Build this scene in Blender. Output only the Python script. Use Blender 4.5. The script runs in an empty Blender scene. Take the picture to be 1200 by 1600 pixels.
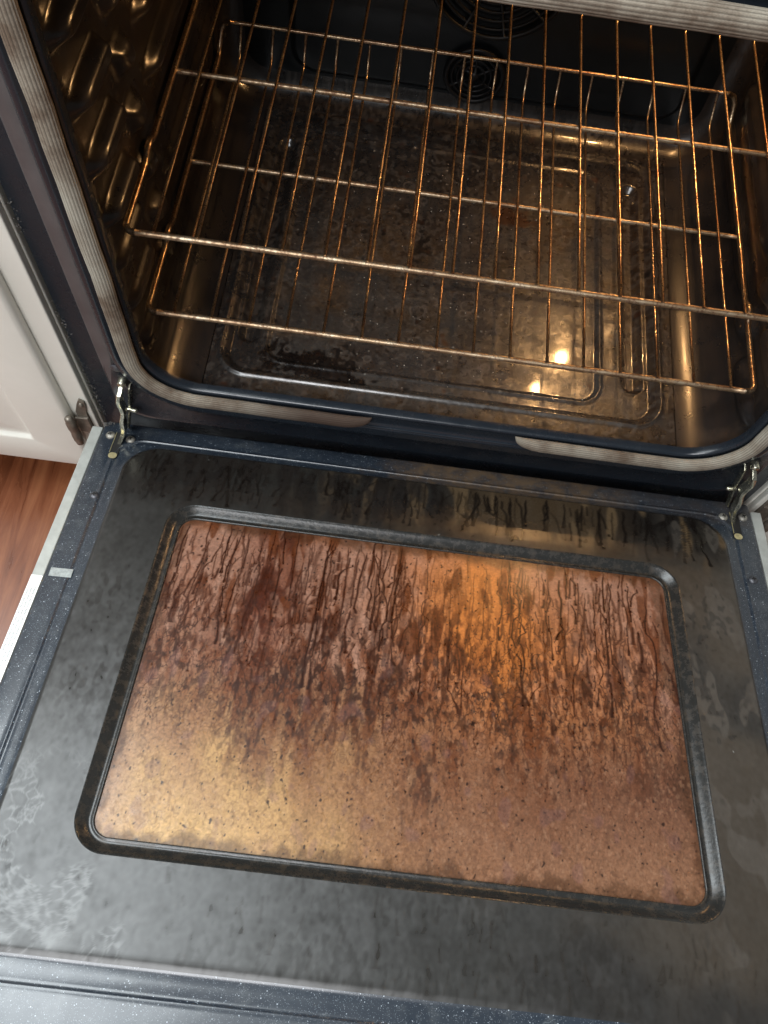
import bpy, bmesh, math
import numpy as np
from mathutils import Vector, Matrix

S = bpy.context.scene
COL = S.collection

# ------------------------------------------------------------------ camera
cam = bpy.data.cameras.new('camera')
cam.sensor_fit = 'VERTICAL'
cam.sensor_height = 36.0
cam.sensor_width = 27.0
cam.lens = 29.01
cam.clip_start = 0.02
cam.clip_end = 60
co = bpy.data.objects.new('camera', cam)
COL.objects.link(co)
co.location = (-0.0692, -0.44655, 0.81986)
co.rotation_euler = (0.42558, -0.07674, 0.10618)
S.camera = co

# ------------------------------------------------------------------ light
w = bpy.data.worlds.new('World')
S.world = w
w.use_nodes = True
bg = w.node_tree.nodes['Background']
bg.inputs[0].default_value = (0.66, 0.70, 0.72, 1)
bg.inputs[1].default_value = 0.62
# a kitchen round the oven: bright on the window side, dim on the right and behind the viewer
wt = w.node_tree
tcw = wt.nodes.new('ShaderNodeTexCoord')
spw = wt.nodes.new('ShaderNodeSeparateXYZ')
wt.links.new(tcw.outputs['Generated'], spw.inputs[0])
rx_ = wt.nodes.new('ShaderNodeMapRange')
rx_.inputs[1].default_value = -0.9
rx_.inputs[2].default_value = 0.7
rx_.inputs[3].default_value = 1.0
rx_.inputs[4].default_value = 0.30
wt.links.new(spw.outputs[0], rx_.inputs[0])
ry_ = wt.nodes.new('ShaderNodeMapRange')
ry_.inputs[1].default_value = -0.8
ry_.inputs[2].default_value = 0.3
ry_.inputs[3].default_value = 0.35
ry_.inputs[4].default_value = 1.0
wt.links.new(spw.outputs[1], ry_.inputs[0])
mm_ = wt.nodes.new('ShaderNodeMath')
mm_.operation = 'MULTIPLY'
wt.links.new(rx_.outputs[0], mm_.inputs[0])
wt.links.new(ry_.outputs[0], mm_.inputs[1])
vm_ = wt.nodes.new('ShaderNodeVectorMath')
vm_.operation = 'SCALE'
vm_.inputs[0].default_value = (0.66, 0.70, 0.72)
wt.links.new(mm_.outputs[0], vm_.inputs['Scale'])
wt.links.new(vm_.outputs[0], bg.inputs[0])
S.view_settings.view_transform = 'Standard'
S.view_settings.look = 'None'
S.view_settings.gamma = 1
S.view_settings.exposure = 0.0


def area(name, loc, target, sx, sy, power, color):
    l = bpy.data.lights.new(name, 'AREA')
    l.shape = 'RECTANGLE'
    l.size = sx
    l.size_y = sy
    l.energy = power
    l.color = color
    o = bpy.data.objects.new(name, l)
    COL.objects.link(o)
    o.location = loc
    o.rotation_euler = (Vector(target) - Vector(loc)).to_track_quat('-Z', 'Y').to_euler()
    return o


area('kitchen_window_light', (-0.95, -0.02, 1.70), (-0.25, -0.35, 0.0), 1.45, 1.15, 55, (0.90, 0.97, 1.0))
area('front_fill_light', (-0.6, -1.9, 2.2), (0, 0.1, 0.2), 1.3, 0.9, 55, (0.97, 0.98, 1.0))  # unseen fill added behind the camera to brighten the front


def point(name, loc, power, color, r):
    l = bpy.data.lights.new(name, 'POINT')
    l.energy = power
    l.color = color
    l.shadow_soft_size = r
    o = bpy.data.objects.new(name, l)
    COL.objects.link(o)
    o.location = loc
    return o


WARM = (1.0, 0.54, 0.21)
LAMPS = [(0.246, 0.448, 0.500), (0.210, 0.396, 0.529)]
for k, L in enumerate(LAMPS):
    point('oven_bulb_light', L, (2.4, 1.3)[k], WARM, 0.008)


# ------------------------------------------------------------------ helpers
def link(o, parent=None):
    COL.objects.link(o)
    if parent is not None:
        o.parent = parent
    return o


def empty(name, loc=(0, 0, 0), parent=None):
    o = bpy.data.objects.new(name, None)
    o.empty_display_size = 0.05
    o.location = loc
    return link(o, parent)


def tag(o, label=None, cat=None, group=None, kind=None):
    if label: o['label'] = label
    if cat: o['category'] = cat
    if group: o['group'] = group
    if kind: o['kind'] = kind
    return o


def mesh_np(name, V, F, mat, parent=None, col=None, fl=None, smooth=True, loc=None, uv=None):
    V = np.asarray(V, np.float32)
    F = np.asarray(F, np.int32)
    me = bpy.data.meshes.new(name)
    n = F.shape[1]
    me.vertices.add(len(V))
    me.vertices.foreach_set('co', V.ravel())
    me.loops.add(F.size)
    me.loops.foreach_set('vertex_index', F.ravel())
    me.polygons.add(len(F))
    me.polygons.foreach_set('loop_start', np.arange(0, F.size, n, dtype=np.int32))
    me.update(calc_edges=True)
    if smooth:
        me.polygons.foreach_set('use_smooth', np.ones(len(F), bool))
    if col is not None:
        a = me.color_attributes.new('paint', 'FLOAT_COLOR', 'POINT')
        c = np.ones((len(V), 4), np.float32)
        c[:, :3] = col
        if fl is not None:
            c[:, 3] = fl
        a.data.foreach_set('color', c.ravel())
    if uv is not None:
        a = me.attributes.new('along', 'FLOAT_VECTOR', 'POINT')
        a.data.foreach_set('vector', np.asarray(uv, np.float32).ravel())
    me.validate()
    me.materials.append(mat)
    o = bpy.data.objects.new(name, me)
    if loc is not None:
        o.location = loc
    return link(o, parent)


def grid_faces(nr, nc, close=False, flip=False):
    r = np.arange(nr - 1)[:, None]
    c = np.arange(nc if close else nc - 1)[None, :]
    c2 = (c + 1) % nc
    a = r * nc + c
    b = r * nc + c2
    d = (r + 1) * nc + c2
    e = (r + 1) * nc + c
    q = np.stack([a, b, d, e], -1).reshape(-1, 4)
    return q[:, ::-1] if flip else q


def rrect(x0, x1, y0, y1, r, nh=8, nv=8, nc=10, rt=None):
    """closed rounded rectangle, ccw from bottom-left bottom edge; same count for any size"""
    r = max(r, 1e-5)
    q = r if rt is None else rt
    P = []
    def seg(a, b, n):
        t = np.linspace(0, 1, n, endpoint=False)[:, None]
        P.append(np.array(a) * (1 - t) + np.array(b) * t)
    def arc(cx, cy, a0, n, r):
        t = np.radians(a0 + np.linspace(0, 90, n, endpoint=False))
        P.append(np.stack([cx + r * np.cos(t), cy + r * np.sin(t)], 1))
    seg((x0 + r, y0), (x1 - r, y0), nh)
    arc(x1 - r, y0 + r, -90, nc, r)
    seg((x1, y0 + r), (x1, y1 - q), nv)
    arc(x1 - q, y1 - q, 0, nc, q)
    seg((x1 - q, y1), (x0 + q, y1), nh)
    arc(x0 + q, y1 - q, 90, nc, q)
    seg((x0, y1 - q), (x0, y0 + r), nv)
    arc(x0 + r, y0 + r, 180, nc, r)
    return np.concatenate(P)


def tube(V, F, pts, r, n=8, closed=False, squash=None):
    """append a tube along pts to lists"""
    pts = [Vector(p) for p in pts]
    base = sum(len(v) for v in V)
    rings = []
    up = None
    N = len(pts)
    for i, p in enumerate(pts):
        if closed:
            t = (pts[(i + 1) % N] - pts[i - 1]).normalized()
        else:
            t = (pts[min(i + 1, N - 1)] - pts[max(i - 1, 0)]).normalized()
        if up is None:
            up = Vector((0, 0, 1)) if abs(t.z) < 0.9 else Vector((0, 1, 0))
        s = t.cross(up).normalized()
        up = s.cross(t).normalized()
        rr = r[i] if hasattr(r, '__len__') else r
        ring = []
        for k in range(n):
            a = 2 * math.pi * k / n
            ring.append(p + s * (math.cos(a) * rr) + up * (math.sin(a) * rr))
        rings.append(ring)
    V.append(np.array([list(v) for ring in rings for v in ring]))
    f = grid_faces(N + (1 if closed else 0), n, True)
    if closed:
        f = f % (N * n)
    F.append(f + base)
    if not closed:
        # caps as quads fan (degenerate-free for even n)
        for b0, rev in ((base, True), (base + (N - 1) * n, False)):
            q = []
            for k in range(1, n // 2):
                q.append([b0 + k - 1 + 0, b0 + k, b0 + n - 1 - k, b0 + n - k if k > 1 else b0 + n - 1])
            # simple strip cap
            q = []
            idx = [b0 + k for k in range(n)]
            for k in range(n // 2 - 1):
                a, b_, c, d_ = idx[k], idx[k + 1], idx[n - 2 - k], idx[n - 1 - k]
                if len({a, b_, c, d_}) == 4:
                    q.append([a, b_, c, d_][::-1] if not rev else [a, b_, c, d_])
            if q:
                F.append(np.array(q))


def tubes_obj(name, paths, r, mat, parent, n=8):
    V, F = [], []
    for p in paths:
        tube(V, F, p, r, n)
    return mesh_np(name, np.concatenate(V), np.concatenate(F), mat, parent)


def bm_obj(name, bm, mat, parent=None, smooth=False, bevel=0, loc=None, rot=None):
    me = bpy.data.meshes.new(name)
    if bevel:
        bmesh.ops.bevel(bm, geom=bm.edges[:], offset=bevel, segments=2, affect='EDGES', profile=0.5)
    bmesh.ops.recalc_face_normals(bm, faces=bm.faces[:])
    bm.to_mesh(me)
    bm.free()
    if smooth:
        me.polygons.foreach_set('use_smooth', np.ones(len(me.polygons), bool))
    me.materials.append(mat)
    o = bpy.data.objects.new(name, me)
    if loc is not None: o.location = loc
    if rot is not None: o.rotation_euler = rot
    return link(o, parent)


def bm_box(bm, x0, x1, y0, y1, z0, z1):
    r = bmesh.ops.create_cube(bm, size=1)
    for v in r['verts']:
        v.co = Vector(((x0 + x1) / 2 + v.co.x * (x1 - x0), (y0 + y1) / 2 + v.co.y * (y1 - y0), (z0 + z1) / 2 + v.co.z * (z1 - z0)))


def box(name, b, mat, parent=None, bevel=0.001):
    bm = bmesh.new()
    bm_box(bm, *b)
    return bm_obj(name, bm, mat, parent, bevel=bevel)


def prism(name, poly, axis, d0, d1, mat, parent=None, bevel=0, loc=None, rot=None):
    """extrude polygon (2d) along axis; axis 'x': poly=(y,z); 'y': (x,z); 'z': (x,y)"""
    bm = bmesh.new()
    def P(a, b, d):
        return {'x': (d, a, b), 'y': (a, d, b), 'z': (a, b, d)}[axis]
    A = [bm.verts.new(P(a, b, d0)) for a, b in poly]
    B = [bm.verts.new(P(a, b, d1)) for a, b in poly]
    bm.faces.new(A)
    bm.faces.new(B[::-1])
    n = len(poly)
    for i in range(n):
        bm.faces.new([A[i], B[i], B[(i + 1) % n], A[(i + 1) % n]])
    return bm_obj(name, bm, mat, parent, bevel=bevel, loc=loc, rot=rot)


def lathe(name, prof, mat, parent, loc, rot=(0, 0, 0), n=20, smooth=True):
    """profile (r,z) revolved about local z"""
    V = []
    for r_, z_ in prof:
        for k in range(n):
            a = 2 * math.pi * k / n
            V.append((r_ * math.cos(a), r_ * math.sin(a), z_))
    o = mesh_np(name, V, grid_faces(len(prof), n, True), mat, parent, smooth=smooth, loc=loc)
    o.rotation_euler = rot
    return o


# ------------------------------------------------------------------ numpy fields
class Raster:
    def __init__(s, x0, x1, y0, y1, d):
        s.x0, s.y0, s.d = x0, y0, d
        s.nx = int(round((x1 - x0) / d)) + 1
        s.ny = int(round((y1 - y0) / d)) + 1
        s.X, s.Y = np.meshgrid(x0 + np.arange(s.nx) * d, y0 + np.arange(s.ny) * d)

    def noise(s, sx, sy, seed):
        rng = np.random.default_rng(seed)
        a = rng.standard_normal((s.ny, s.nx)).astype(np.float32)
        fx = np.fft.rfftfreq(s.nx, s.d)[None, :]
        fy = np.fft.fftfreq(s.ny, s.d)[:, None]
        g = np.exp(-2 * math.pi ** 2 * ((fx * sx) ** 2 + (fy * sy) ** 2))
        b = np.fft.irfft2(np.fft.rfft2(a) * g, s=a.shape)
        return (b / b.std()).astype(np.float32)

    def sample(s, A, x, y):
        fx = np.clip((x - s.x0) / s.d, 0, s.nx - 1.001)
        fy = np.clip((y - s.y0) / s.d, 0, s.ny - 1.001)
        i = fx.astype(int); j = fy.astype(int)
        u = fx - i; v = fy - j
        if A.ndim == 3:
            u = u[:, None]; v = v[:, None]
        return (A[j, i] * (1 - u) * (1 - v) + A[j, i + 1] * u * (1 - v) + A[j + 1, i] * (1 - u) * v + A[j + 1, i + 1] * u * v)

    def drips(s, n, xr, ystart, lens, width, seed, wander=0.35, xfun=None):
        """rivulets running towards -y, stamped as soft lines; returns 0..1 mask"""
        rng = np.random.default_rng(seed)
        T = np.zeros((s.ny, s.nx), np.float32)
        for k in range(n):
            x = rng.uniform(*xr) if xfun is None else xfun(rng)
            y = rng.uniform(*ystart)
            L = rng.uniform(*lens)
            wd = rng.uniform(*width)
            st = rng.uniform(0.45, 1.0)
            steps = int(L / s.d)
            vx = 0.0
            w0 = wd
            gap = 0
            for t in range(steps):
                vx = 0.90 * vx + rng.normal(0, wander * 0.16)
                if rng.random() < 0.012: vx += rng.normal(0, 0.9)
                x += (vx - 0.03) * s.d
                y -= s.d
                if gap > 0:
                    gap -= 1
                    continue
                if rng.random() < 0.006: gap = int(rng.uniform(2, 14))
                f = t / steps
                w0 += (wd * (0.75 + 0.5 * rng.random()) - w0) * 0.15
                ww = w0 * (0.55 + 0.45 * min(1, f * 6)) * (1.0 + 0.9 * math.exp(-((f - 0.97) / 0.05) ** 2)) * (0.5 if f < 0.03 else 1)
                j = int((y - s.y0) / s.d)
                if j < 0 or j >= s.ny: break
                c = (x - s.x0) / s.d
                h = int(ww / s.d * 1.6) + 2
                i0 = max(0, int(c) - h); i1 = min(s.nx, int(c) + h + 1)
                if i1 <= i0: continue
                q = np.abs(np.arange(i0, i1) - c) * s.d / ww
                pr = st * np.clip(1.25 - q, 0, 1)
                T[j, i0:i1] = np.maximum(T[j, i0:i1], pr)
        return T


def sst(a, b, x):
    t = np.clip((x - a) / (b - a), 0, 1)
    return t * t * (3 - 2 * t)


def mixc(A, B, t):
    return A * (1 - t[..., None]) + np.asarray(B, np.float32) * t[..., None]


# ------------------------------------------------------------------ materials
class NT:
    def __init__(s, name):
        s.m = bpy.data.materials.new(name)
        s.m.use_nodes = True
        s.t = s.m.node_tree
        s.b = s.t.nodes['Principled BSDF']

    def n(s, typ, **kw):
        x = s.t.nodes.new(typ)
        for k, v in kw.items():
            if k.startswith('i_'):
                x.inputs[k[2:].replace('_', ' ')].default_value = v
            else:
                setattr(x, k, v)
        return x

    def l(s, a, b):
        s.t.links.new(a, b)

    def set(s, **kw):
        for k, v in kw.items():
            s.b.inputs[k.replace('_', ' ')].default_value = v

    def coords(s, scale=(1, 1, 1)):
        tc = s.n('ShaderNodeTexCoord')
        mp = s.n('ShaderNodeMapping')
        mp.inputs['Scale'].default_value = scale
        s.l(tc.outputs['Object'], mp.inputs[0])
        return mp.outputs[0]

    def noise(s, scale, detail=4, rough=0.6, vec=None, dist=0):
        x = s.n('ShaderNodeTexNoise')
        x.inputs['Scale'].default_value = scale
        x.inputs['Detail'].default_value = detail
        x.inputs['Roughness'].default_value = rough
        x.inputs['Distortion'].default_value = dist
        s.l(vec if vec is not None else s.coords(), x.inputs['Vector'])
        return x.outputs['Fac']

    def ramp(s, fac, stops):
        r = s.n('ShaderNodeValToRGB')
        e = r.color_ramp.elements
        while len(e) < len(stops): e.new(0.5)
        for el, (p, c) in zip(e, stops):
            el.position = p
            el.color = c if hasattr(c, '__len__') and len(c) == 4 else ((*c, 1) if hasattr(c, '__len__') else (c, c, c, 1))
        s.l(fac, r.inputs[0])
        return r.outputs[0]

    def mix(s, fac, a, b, blend='MIX'):
        x = s.n('ShaderNodeMix', data_type='RGBA', blend_type=blend)
        for sock, v in ((x.inputs[0], fac), (x.inputs[6], a), (x.inputs[7], b)):
            if hasattr(v, 'is_output'): s.l(v, sock)
            elif hasattr(v, '__len__'): sock.default_value = (*v, 1) if len(v) == 3 else v
            else: sock.default_value = v
        return x.outputs[2]

    def math(s, op, a, b=0.0, clamp=False):
        x = s.n('ShaderNodeMath', operation=op, use_clamp=clamp)
        for sock, v in ((x.inputs[0], a), (x.inputs[1], b)):
            if hasattr(v, 'is_output'): s.l(v, sock)
            else: sock.default_value = v
        return x.outputs[0]

    def bump(s, h, strength=0.2, dist=0.001):
        x = s.n('ShaderNodeBump')
        x.inputs['Strength'].default_value = strength
        x.inputs['Distance'].default_value = dist
        s.l(h, x.inputs['Height'])
        s.l(x.outputs[0], s.b.inputs['Normal'])
        return x


def sparkle(m, scale, thr):
    """sparse bright flecks of mineral in enamel: mask 0/1"""
    v = m.n('ShaderNodeTexVoronoi')
    v.inputs['Scale'].default_value = scale
    m.l(m.coords(), v.inputs['Vector'])
    sp = m.n('ShaderNodeSeparateColor')
    m.l(v.outputs['Color'], sp.inputs[0])
    a = m.math('GREATER_THAN', sp.outputs[0], thr)
    rad = m.math('MULTIPLY', sp.outputs[1], 0.42)
    b = m.math('LESS_THAN', v.outputs['Distance'], rad)
    return m.math('MULTIPLY', a, b)


# speckled blue porcelain enamel of the door's edge
m = NT('blue_enamel')
f1 = sparkle(m, 1300, 0.45)
f2 = sparkle(m, 800, 0.92)
fl = m.math('MAXIMUM', m.math('MULTIPLY', f1, 0.30), m.math('MULTIPLY', f2, 0.8))
n1 = m.noise(16, 5)
base = m.ramp(n1, [(0.3, (0.012, 0.017, 0.026)), (0.7, (0.019, 0.027, 0.038))])
dust = m.noise(55, 6, 0.7)
base = m.mix(m.ramp(dust, [(0.52, 0.0), (0.80, 0.35)]), base, (0.14, 0.15, 0.15))
c = m.mix(fl, base, (0.42, 0.47, 0.52))
# thin brown grease film along the hinge side, right of centre, colour lifted to paint in lamp glow
sxy = m.n('ShaderNodeSeparateXYZ')
m.l(m.coords(), sxy.inputs[0])
mk = m.math('MULTIPLY', m.ramp(m.math('ADD', sxy.outputs[0], m.math('MULTIPLY', m.noise(24, 6, 0.7), 0.22)), [(0.03, 0.0), (0.10, 1.0)]),
            m.ramp(m.math('ADD', sxy.outputs[1], 0.5), [(0.462, 0.0), (0.468, 1.0)]))
mk = m.math('MULTIPLY', mk, m.ramp(m.noise(60, 8, 0.75), [(0.42, 0.35), (0.58, 1.0)]))
mk = m.math('MULTIPLY', mk, m.ramp(sxy.outputs[0], [(0.17, 1.0), (0.24, 0.25)]))
c = m.mix(m.math('MULTIPLY', mk, 0.8), c, (0.120, 0.075, 0.040))
m.l(c, m.b.inputs['Base Color'])
m.set(Coat_Weight=0.6, Coat_Roughness=0.18)
m.l(m.ramp(m.noise(30, 5), [(0.3, 0.26), (0.7, 0.40)]), m.b.inputs['Roughness'])
m.bump(m.noise(500, 2), 0.10, 0.0006)
M_BLUE = m.m

# plain dark enamel of the front frame
m = NT('frame_enamel')
n1 = m.noise(9, 5)
base = m.ramp(n1, [(0.3, (0.010, 0.015, 0.022)), (0.7, (0.018, 0.023, 0.030))])
dust = m.noise(120, 8, 0.75)
base = m.mix(m.ramp(dust, [(0.62, 0.0), (0.88, 0.35)]), base, (0.15, 0.145, 0.13))
m.l(base, m.b.inputs['Base Color'])
m.l(m.ramp(m.noise(40, 5), [(0.3, 0.16), (0.7, 0.34)]), m.b.inputs['Roughness'])
m.bump(m.noise(220, 3), 0.06, 0.0006)
M_FRAME = m.m

m = NT('lit_face_grey')  # grey sheen of the lit pillar face, put into the colour
n1 = m.noise(30, 6, 0.7)
m.l(m.ramp(n1, [(0.3, (0.062, 0.056, 0.058)), (0.7, (0.090, 0.082, 0.083))]), m.b.inputs['Base Color'])
m.set(Roughness=0.42)
m.bump(m.noise(900, 2), 0.15, 0.0004)
M_PILLAR = m.m

# liner walls: glossy baked brown black enamel with burnt film
m = NT('liner_enamel')
n1 = m.noise(7, 6, 0.65)
n2 = m.noise(60, 6, 0.7)
base = m.ramp(n1, [(0.30, (0.012, 0.011, 0.011)), (0.52, (0.022, 0.018, 0.016)), (0.78, (0.048, 0.032, 0.022))])
base = m.mix(m.ramp(n2, [(0.55, 0.0), (0.80, 0.40)]), base, (0.055, 0.034, 0.022))
m3 = m.noise(11, 5, 0.6)
base = m.mix(m.ramp(m3, [(0.55, 0.0), (0.62, 0.7)]), base, (0.008, 0.008, 0.009))
m.l(base, m.b.inputs['Base Color'])
m.l(m.ramp(n2, [(0.3, 0.25), (0.75, 0.38)]), m.b.inputs['Roughness'])
m.set(Coat_Weight=0.35, Coat_Roughness=0.16)
m.bump(m.noise(45, 3), 0.10, 0.001)
M_LINER = m.m


M_BACKW = None


def painted(name, r0, r1, bump=0.25, bd=0.0005, coat=0.0, fine=1200, finew=0.25, spec=0.5, crough=0.09, sp01=None):
    """colour from the residue map on the surface; alpha of the map is its roughness"""
    m = NT(name)
    a = m.n('ShaderNodeVertexColor', layer_name='paint')
    nz = m.noise(fine, 3, 0.7)
    nz2 = m.noise(fine * 0.3, 5, 0.7)
    k = m.ramp(nz, [(0.3, 1.0 - finew), (0.7, 1.0 + 0.0)])
    k2 = m.ramp(nz2, [(0.3, 1.0 - finew), (0.65, 1.0)])
    c = m.mix(1.0, a.outputs[0], k, 'MULTIPLY')
    c = m.mix(1.0, c, k2, 'MULTIPLY')
    m.l(c, m.b.inputs['Base Color'])
    mr = m.n('ShaderNodeMapRange')
    mr.inputs[3].default_value = r0
    mr.inputs[4].default_value = r1
    m.l(a.outputs[1], mr.inputs[0])
    m.l(mr.outputs[0], m.b.inputs['Roughness'])
    m.set(Coat_Weight=coat, Coat_Roughness=crough, Specular_IOR_Level=spec)
    if sp01 is not None:
        ms = m.n('ShaderNodeMapRange')
        ms.inputs[3].default_value, ms.inputs[4].default_value = sp01
        m.l(a.outputs[1], ms.inputs[0])
        m.l(ms.outputs[0], m.b.inputs['Specular IOR Level'])
    h = m.math('ADD', m.math('MULTIPLY', a.outputs[1], 1.0), m.math('MULTIPLY', nz2, 0.35))
    m.bump(h, bump, bd)
    return m.m


M_PANEL = painted('dark_panel_enamel', 0.22, 0.44, 0.10, 0.0003, 0.0, 900, 0.10, sp01=(0.10, 1.0))
M_GLASS = painted('greasy_window_glass', 0.24, 0.46, 0.13, 0.0003, 0.08, 1300, 0.16, crough=0.24, spec=0.32)
M_PAN = painted('burnt_floor_enamel', 0.24, 0.52, 0.38, 0.0004, 0.60, 1000, 0.35, crough=0.07)

m = NT('window_trim_enamel')
n2 = m.noise(110, 8, 0.75)
m.l(m.ramp(n2, [(0.48, (0.018, 0.018, 0.017)), (0.62, (0.034, 0.028, 0.022)), (0.80, (0.075, 0.048, 0.026))]), m.b.inputs['Base Color'])
m.l(m.ramp(n2, [(0.4, 0.20), (0.75, 0.42)]), m.b.inputs['Roughness'])
m.bump(m.noise(420, 6), 0.30, 0.0004)
M_TRIM = m.m

# wire racks: heat tinted, tarnished steel
m = NT('tarnished_rack_wire')
n1 = m.noise(30, 5, 0.6)
n2 = m.noise(330, 5, 0.7)
c = m.ramp(n1, [(0.30, (0.30, 0.18, 0.11)), (0.48, (0.54, 0.38, 0.24)), (0.70, (0.76, 0.62, 0.40))])
c = m.mix(m.ramp(n2, [(0.47, 0.0), (0.62, 0.85)]), c, (0.14, 0.055, 0.030))
m.l(c, m.b.inputs['Base Color'])
m.set(Metallic=0.95)
m.l(m.ramp(n2, [(0.3, 0.20), (0.7, 0.48)]), m.b.inputs['Roughness'])
m.bump(n2, 0.25, 0.0005)
M_WIRE = m.m

m = NT('worn_rack_bar')
n1 = m.noise(38, 6, 0.7)
n2 = m.noise(300, 6, 0.75)
c = m.ramp(n1, [(0.32, (0.20, 0.115, 0.065)), (0.48, (0.40, 0.28, 0.17)), (0.68, (0.62, 0.52, 0.37))])
c = m.mix(m.ramp(n2, [(0.50, 0.0), (0.62, 0.9)]), c, (0.13, 0.055, 0.032))
m.l(c, m.b.inputs['Base Color'])
m.set(Metallic=0.85)
m.l(m.ramp(n2, [(0.3, 0.28), (0.7, 0.58)]), m.b.inputs['Roughness'])
m.bump(n2, 0.45, 0.0006)
M_BAR = m.m

# gasket
m = NT('woven_fibre_gasket')
a = m.n('ShaderNodeAttribute', attribute_name='along')
mp = m.n('ShaderNodeMapping')
mp.inputs['Scale'].default_value = (700, 20.0, 0)
m.l(a.outputs['Vector'], mp.inputs[0])
wv = m.noise(1.0, 2, 0.5, vec=mp.outputs[0])
n1 = m.noise(14, 6, 0.7)
c = m.ramp(n1, [(0.34, (0.17, 0.125, 0.09)), (0.48, (0.33, 0.285, 0.225)), (0.66, (0.45, 0.42, 0.345))])
c = m.mix(1.0, c, m.ramp(wv, [(0.3, 0.72), (0.6, 1.0)]), 'MULTIPLY')
sg = m.n('ShaderNodeSeparateXYZ')
m.l(a.outputs['Vector'], sg.inputs[0])
c = m.mix(1.0, c, m.ramp(sg.outputs[2], [(0.05, 0.55), (0.45, 1.0)]), 'MULTIPLY')
so = m.n('ShaderNodeSeparateXYZ')
m.l(m.coords(), so.inputs[0])
sc = m.math('MULTIPLY', m.ramp(so.outputs[2], [(0.085, 1.0), (0.095, 0.0)]), m.ramp(m.math('ADD', so.outputs[0], 0.5), [(0.24, 0.0), (0.36, 0.95)]))
c = m.mix(m.math('MULTIPLY', sc, m.ramp(m.math('ADD', so.outputs[0], 0.5), [(0.45, 1.0), (0.60, 0.15)])), c, (0.050, 0.030, 0.022))
m.l(c, m.b.inputs['Base Color'])
m.set(Roughness=0.85, Specular_IOR_Level=0.2)
m.bump(wv, 0.5, 0.0006)
M_GASKET = m.m


def simple(name, col, rough, metal=0.0, nscale=60, var=0.25, bump=0.1, bd=0.0005, spec=0.5):
    m = NT(name)
    n1 = m.noise(nscale, 6, 0.65)
    lo = tuple(c * (1 - var) for c in col)
    hi = tuple(min(1, c * (1 + var)) for c in col)
    m.l(m.ramp(n1, [(0.3, lo), (0.7, hi)]), m.b.inputs['Base Color'])
    m.set(Metallic=metal, Specular_IOR_Level=spec)
    m.l(m.ramp(n1, [(0.3, max(0, rough - 0.08)), (0.7, min(1, rough + 0.08))]), m.b.inputs['Roughness'])
    if bump: m.bump(m.noise(nscale * 5, 4), bump, bd)
    return m.m


M_ZINC = simple('hinge_steel', (0.62, 0.60, 0.48), 0.24, 0.95, 160, 0.35)
M_BRASS = simple('passivated_hinge_slot', (0.72, 0.62, 0.34), 0.36, 0.7, 200, 0.25)
M_BLACK = simple('dark_void', (0.010, 0.009, 0.008), 0.7, 0, 60, 0.2)
M_SCREW = simple('dull_screw', (0.10, 0.10, 0.11), 0.4, 0.6, 300, 0.4, 0.3)
M_SCREW2 = simple('dusty_screw', (0.33, 0.31, 0.27), 0.5, 0.6, 300, 0.45, 0.3)
M_STRIP = simple('galvanised_edge', (0.42, 0.43, 0.40), 0.42, 0.25, 40, 0.18)
M_WHITE = simple('white_cabinet_paint', (0.76, 0.745, 0.67), 0.38, 0, 12, 0.05, 0.12, 0.0006)
m = NT('white_cabinet_paint_scuffed')
sc1 = m.noise(7, 8, 0.7)
sc2 = m.noise(90, 8, 0.8)
cc = m.ramp(sc1, [(0.3, (0.76, 0.745, 0.67)), (0.7, (0.83, 0.815, 0.74))])
cc = m.mix(m.ramp(sc2, [(0.66, 0.0), (0.74, 0.5)]), cc, (0.42, 0.37, 0.29))
m.l(cc, m.b.inputs['Base Color'])
m.set(Roughness=0.36)
m.bump(m.noise(260, 4), 0.12, 0.0005)
M_WHITE = m.m
M_TAPE = simple('tape_residue', (0.30, 0.32, 0.31), 0.45, 0, 250, 0.3, 0.3)
M_LABEL = simple('white_label_paper', (0.80, 0.80, 0.76), 0.5, 0, 100, 0.04, 0.0)
M_INK = simple('grey_print', (0.30, 0.31, 0.31), 0.6, 0, 900, 0.3, 0.0)
M_NICKEL = simple('aged_cabinet_hinge', (0.22, 0.19, 0.155), 0.42, 0.55, 150, 0.35, 0.2)
M_CRUMB = simple('pale_crumb', (0.55, 0.50, 0.42), 0.8, 0, 900, 0.3, 0.3)
M_LINT = simple('grey_lint', (0.13, 0.12, 0.11), 0.95, 0, 900, 0.3, 0.3)
M_BODY = simple('range_body_enamel', (0.02, 0.022, 0.026), 0.35)
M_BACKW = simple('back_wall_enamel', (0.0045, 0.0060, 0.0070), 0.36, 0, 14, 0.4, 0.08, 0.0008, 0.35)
M_FAN = simple('fan_cover_enamel', (0.0055, 0.0055, 0.006), 0.42, 0, 60, 0.3, 0.1, 0.0005, 0.3)

m = NT('lit_bulb')
m.set(Base_Color=(1, 0.8, 0.5, 1), Emission_Color=(1.0, 0.66, 0.30, 1), Emission_Strength=60)
M_BULB = m.m

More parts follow.
